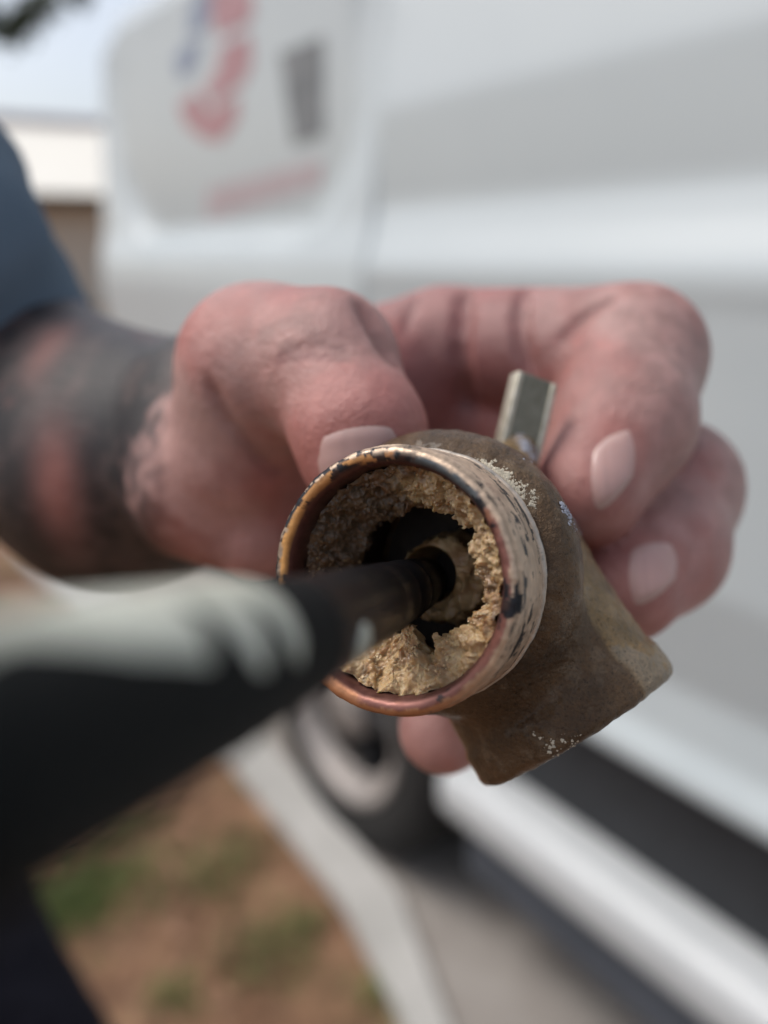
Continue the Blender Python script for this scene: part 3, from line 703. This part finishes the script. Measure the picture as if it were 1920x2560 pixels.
# creases pressed into the surface along the lines seen on the palm side and joints
CR = []
for path, r in (([(1165, 735), (1158, 800), (1150, 880), (1160, 960), (1170, 1010)], 1.5), ([(1312, 725), (1300, 790), (1305, 860), (1330, 930)], 1.3),
                ([(1530, 745), (1460, 790), (1410, 850)], 1.0), ([(905, 760), (960, 850), (985, 900)], 1.4),
                ([(520, 960), (570, 1060), (650, 1150), (690, 1180)], 1.0), ([(700, 880), (780, 860), (860, 870)], .5), ([(690, 905), (780, 885), (870, 900)], .5),
                ([(1040, 740), (1010, 830)], .8)):
    us = np.concatenate([np.linspace(path[k][0], path[k+1][0], 5) for k in range(len(path)-1)]); vv = np.concatenate([np.linspace(path[k][1], path[k+1][1], 5) for k in range(len(path)-1)])
    pts = march(hand0, us, vv); 
    for k in range(len(pts)-1):
        if np.linalg.norm(pts[k]-pts[k+1]) < 6: CR.append((pts[k], pts[k+1], r))
# nails: where they lie, and a bed pressed for each
def nail_grid(pts, nu=15, nv=17):
    (a, b, c, d) = [np.array(q, float) for q in pts]; us = np.zeros((nu, nv)); vv = np.zeros((nu, nv))
    for i in range(nu):
        for j in range(nv):
            x = i/(nu-1)*2-1; y = j/(nv-1)*2-1
            xx = x*math.sqrt(max(0, 1-.5*y*y)); yy = y*math.sqrt(max(0, 1-.5*x*x))
            s, t = (xx*1.38+1)/2, (yy*1.30+1)/2
            q = (a*(1-s)+b*s)*(1-t)+(d*(1-s)+c*s)*t; us[i, j], vv[i, j] = q
    return us, vv
NAILS = [[(800, 1085), (985, 1058), (1010, 1190), (800, 1220)], [(1478, 1120), (1578, 1062), (1590, 1190), (1490, 1290)], [(1572, 1368), (1682, 1352), (1695, 1450), (1585, 1525)]]
NP = []
for pts in NAILS:
    us, vv = nail_grid(pts); P = march(hand0, us, vv); NP.append(P)
def hand(P):
    d = hand0(P)
    for a, b, r in CR: 
        d = smax(d, -(rc(P, a, b, r*.55, r*.55)), r*1.6)
    return d
class _Fast: pass
def hand_local(P):                                     # creases only where they matter, to keep the grid quick
    d = hand0(P); near_ = np.abs(d) < 4
    if near_.any():
        q = P[near_]; e = d[near_]
        for a, b, r in CR: e = smax(e, -rc(q, a, b, r*.55, r*.55), r*1.6)
        d[near_] = e
    return d
Vh, Fh = nets(hand_local, np.array([-130, -62, -275]), np.array([66, 62, -92]), 1.0)
hx_ = W(np.array([-90, 30, -190])); person = thing('person', 'person in a blue grey jacket holding the fitting in a bare tattooed hand', 'person', (float(hx_[0]), float(hx_[1]), 0))
ploc = np.array(person.location)
# soften the net, then place
adj = np.zeros((len(Vh), 3)); cnt = np.zeros(len(Vh))
for a, b in ((0, 1), (1, 2), (2, 3), (3, 0)):
    np.add.at(adj, Fh[:, a], Vh[Fh[:, b]]); np.add.at(cnt, Fh[:, a], 1); np.add.at(adj, Fh[:, b], Vh[Fh[:, a]]); np.add.at(cnt, Fh[:, b], 1)
Vh = Vh*.5+.5*adj/cnt[:, None]
oh = mesh('bare_arm', W(Vh)-ploc, Fh, M['skin'], person)
N1 = np.array([mn.fractal(Vector(p*.045), 1, 2, 4) for p in Vh]); N2 = np.array([mn.fractal(Vector(p*.11+np.array([3, 9, 1])), 1, 2, 5) for p in Vh]); N3 = np.array([mn.noise(Vector(p*.35)) for p in Vh])
pale, red, deep = np.array([.48, .30, .275]), np.array([.43, .175, .155]), np.array([.22, .072, .072])
cs = mixc(np.tile(pale, (len(Vh), 1)), red, sst(-.35, .5, N1+.3*N2))
# flushed tips, knuckle bends and palm side; shade of the palm gap painted in
tipm = np.zeros(len(Vh))
for q, r in ((iT, 15), (mT, 15), (rT, 16), (tT, 10), (tI, 12), (P_(600, 1400, 138), 18), (i0, 20), (m0, 22)): tipm = np.maximum(tipm, np.exp(-((np.linalg.norm(Vh-q, axis=1))/r)**2))
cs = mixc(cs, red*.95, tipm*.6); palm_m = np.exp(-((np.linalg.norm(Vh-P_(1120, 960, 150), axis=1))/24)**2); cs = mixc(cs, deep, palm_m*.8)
cs *= (1+.10*N3+.08*N2)[:, None]
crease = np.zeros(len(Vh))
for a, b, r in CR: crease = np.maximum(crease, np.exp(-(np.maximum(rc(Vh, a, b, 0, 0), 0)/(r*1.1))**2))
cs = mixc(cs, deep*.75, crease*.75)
cs = mixc(cs, np.array([.20, .14, .13]), .22*sst(.15, .55, N2+.4*N3)*sst(-.3, .4, -N1))
for q, r in ((tI, 8), (iP, 9), (mP, 9), (iD, 6)): cs = mixc(cs, np.array([.22, .14, .125]), .35*np.exp(-((np.linalg.norm(Vh-q, axis=1)-11)/r)**2)*sst(-.2, .3, N2+N3))
for P in NP:                                                              # flushed skin fold round each nail
    rim_ = np.concatenate([P[0], P[-1], P[:, 0], P[:, -1]]); dmin = np.min(np.linalg.norm(Vh[:, None, :]-rim_[None, ::2, :], axis=2), axis=1) if len(Vh) < 90000 else np.full(len(Vh), 9.)
    cs = mixc(cs, np.array([.34, .12, .10]), .55*np.exp(-(dmin/1.8)**2))
# tattoo ink covering wrist and forearm, with bare patches
wx = Vh[:, 0]; ink = sst(-25, -34, wx*150/np.maximum(-Vh[:, 2], 150)+7*N2+2*N3)*sst(-.5, 4.5, thumb_sdf(Vh)+3*N3+2*N2)
pp = lambda u, v, d, r: np.exp(-((np.linalg.norm((Vh-P_(u, v, d))*np.array([1.5, .75, .6]), axis=1))/r)**2)
bare = np.maximum(pp(195, 1200, 160, 7), .8*pp(165, 950, 170, 6)); bare = np.maximum(bare, .12*sst(.25, .6, N1-.2*N2)); bare = np.maximum(bare, .5*pp(470, 1350, 135, 9))
inkc = mixc(np.tile(np.array([.012, .010, .013]), (len(Vh), 1)), np.array([.052, .036, .036]), sst(-.15, .45, N2+.6*N3))
cs = mixc(cs, inkc, np.clip(ink*(1-.95*bare), 0, 1)); cs = mixc(cs, np.array([.42, .10, .07]), np.clip(ink*bare*.9, 0, 1))
attr(oh, 'tint', np.clip(cs, .01, 1))
for P in NP:
    nu, nv = P.shape[:2]; g = grad(hand0, P.reshape(-1, 3)).reshape(P.shape); V = []; Fc = []
    for lay in (.12, -.8):
        for i in range(nu):
            for j in range(nv):
                e = min(i, nu-1-i, j, nv-1-j); lift = lay if lay < 0 else -.36+.58*min(1, e/3.2)**.8
                V.append(W(P[i, j]+g[i, j]*lift)-ploc)
    for i in range(nu-1):
        for j in range(nv-1):
            a = i*nv+j; q = (a, a+nv, a+nv+1, a+1); Fc.append(q); Fc.append(tuple(nu*nv+x for x in q[::-1]))
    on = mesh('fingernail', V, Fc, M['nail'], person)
    t_ = np.tile(np.tile(np.arange(nv)/(nv-1), nu), 2); e_ = np.array([min(i, nu-1-i)/(nu/2) for i in range(nu) for j in range(nv)]*2)
    rg = np.array([mn.noise(Vector((i*.9, 0, 3))) for i in range(nu) for j in range(nv)]*2)
    nc = mixc(np.tile(np.array([.52, .325, .295]), (len(t_), 1))*(1+.10*rg[:, None]), np.array([.52, .37, .33]), sst(.3, .05, t_)*.6)
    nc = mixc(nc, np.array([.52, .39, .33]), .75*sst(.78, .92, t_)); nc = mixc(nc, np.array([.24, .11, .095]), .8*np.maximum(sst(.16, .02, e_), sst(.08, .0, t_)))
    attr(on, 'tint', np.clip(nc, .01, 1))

# jacket sleeve: a folded tube over the forearm, cuff end open
def tube(path, radii, seg, folds, seed):
    pts = [Vector(p) for p in path]; out = []; nst = 46; rs = random.Random(seed); ph = rs.uniform(0, 6)
    n = len(pts)
    for i in range(nst+1):
        t = i/nst*(n-1); k = min(int(t), n-2); f = t-k
        p = pts[k].lerp(pts[k+1], f); r = lerp(radii[k], radii[k+1], f); d = (pts[k+1]-pts[k]).normalized()
        if 0 < k and f < .5: d = (d+(pts[k]-pts[k-1]).normalized()).normalized()
        x = d.cross(Vector((0, 0, 1))).normalized(); y = d.cross(x)
        row = []
        for j in range(seg):
            a = j*2*math.pi/seg
            q = p+x*math.cos(a)*r+y*math.sin(a)*r
            w = folds*r*(.7*mn.noise(q*.030+Vector((seed, 0, 0)))+.5*mn.noise(q*.075)+.30*math.sin(i*.55+3*mn.noise(q*.03)+ph))
            row.append(q+(x*math.cos(a)+y*math.sin(a))*w)
        out.append(row)
    return out
def sleeve(name, path, radii, m, parent, ploc, seed, folds=.10):
    rows = tube(path, radii, 64, folds, seed); c = sum(rows[0], Vector())/64
    inner = [[c+(q-c)*.93 for q in rows[0]], [c+(q-c)*.91+(rows[6][j]-rows[0][j])*1.0 for j, q in enumerate(rows[0])]]
    rows = inner[::-1]+rows
    V = [W(np.array(q))-ploc for r in rows for q in r]; Fc = []
    for i in range(len(rows)-1):
        for j in range(64): k = (j+1) % 64; Fc.append((i*64+j, i*64+k, (i+1)*64+k, (i+1)*64+j))
    Fc.append(tuple((len(rows)-1)*64+j for j in range(64)))
    return mesh(name, V, Fc, m, parent)
sleeve('jacket_sleeve', [P_(-50, 1010, 203), P_(-250, 665, 184), P_(-560, 250, 192), P_(-1200, -100, 235), P_(-1900, -500, 300)], [37.5, 36, 43, 62, 80], M['jacket'], person, ploc, 3)

# dark trouser leg and boot of the same person
sleeve('trouser_leg', [P_(390, 3300, 930), P_(140, 2760, 880), P_(-245, 2180, 800), P_(-560, 1560, 720), P_(-640, 1350, 700)], [78, 82, 92, 105, 115], M['dark_sleeve'], person, ploc, 8, .06)
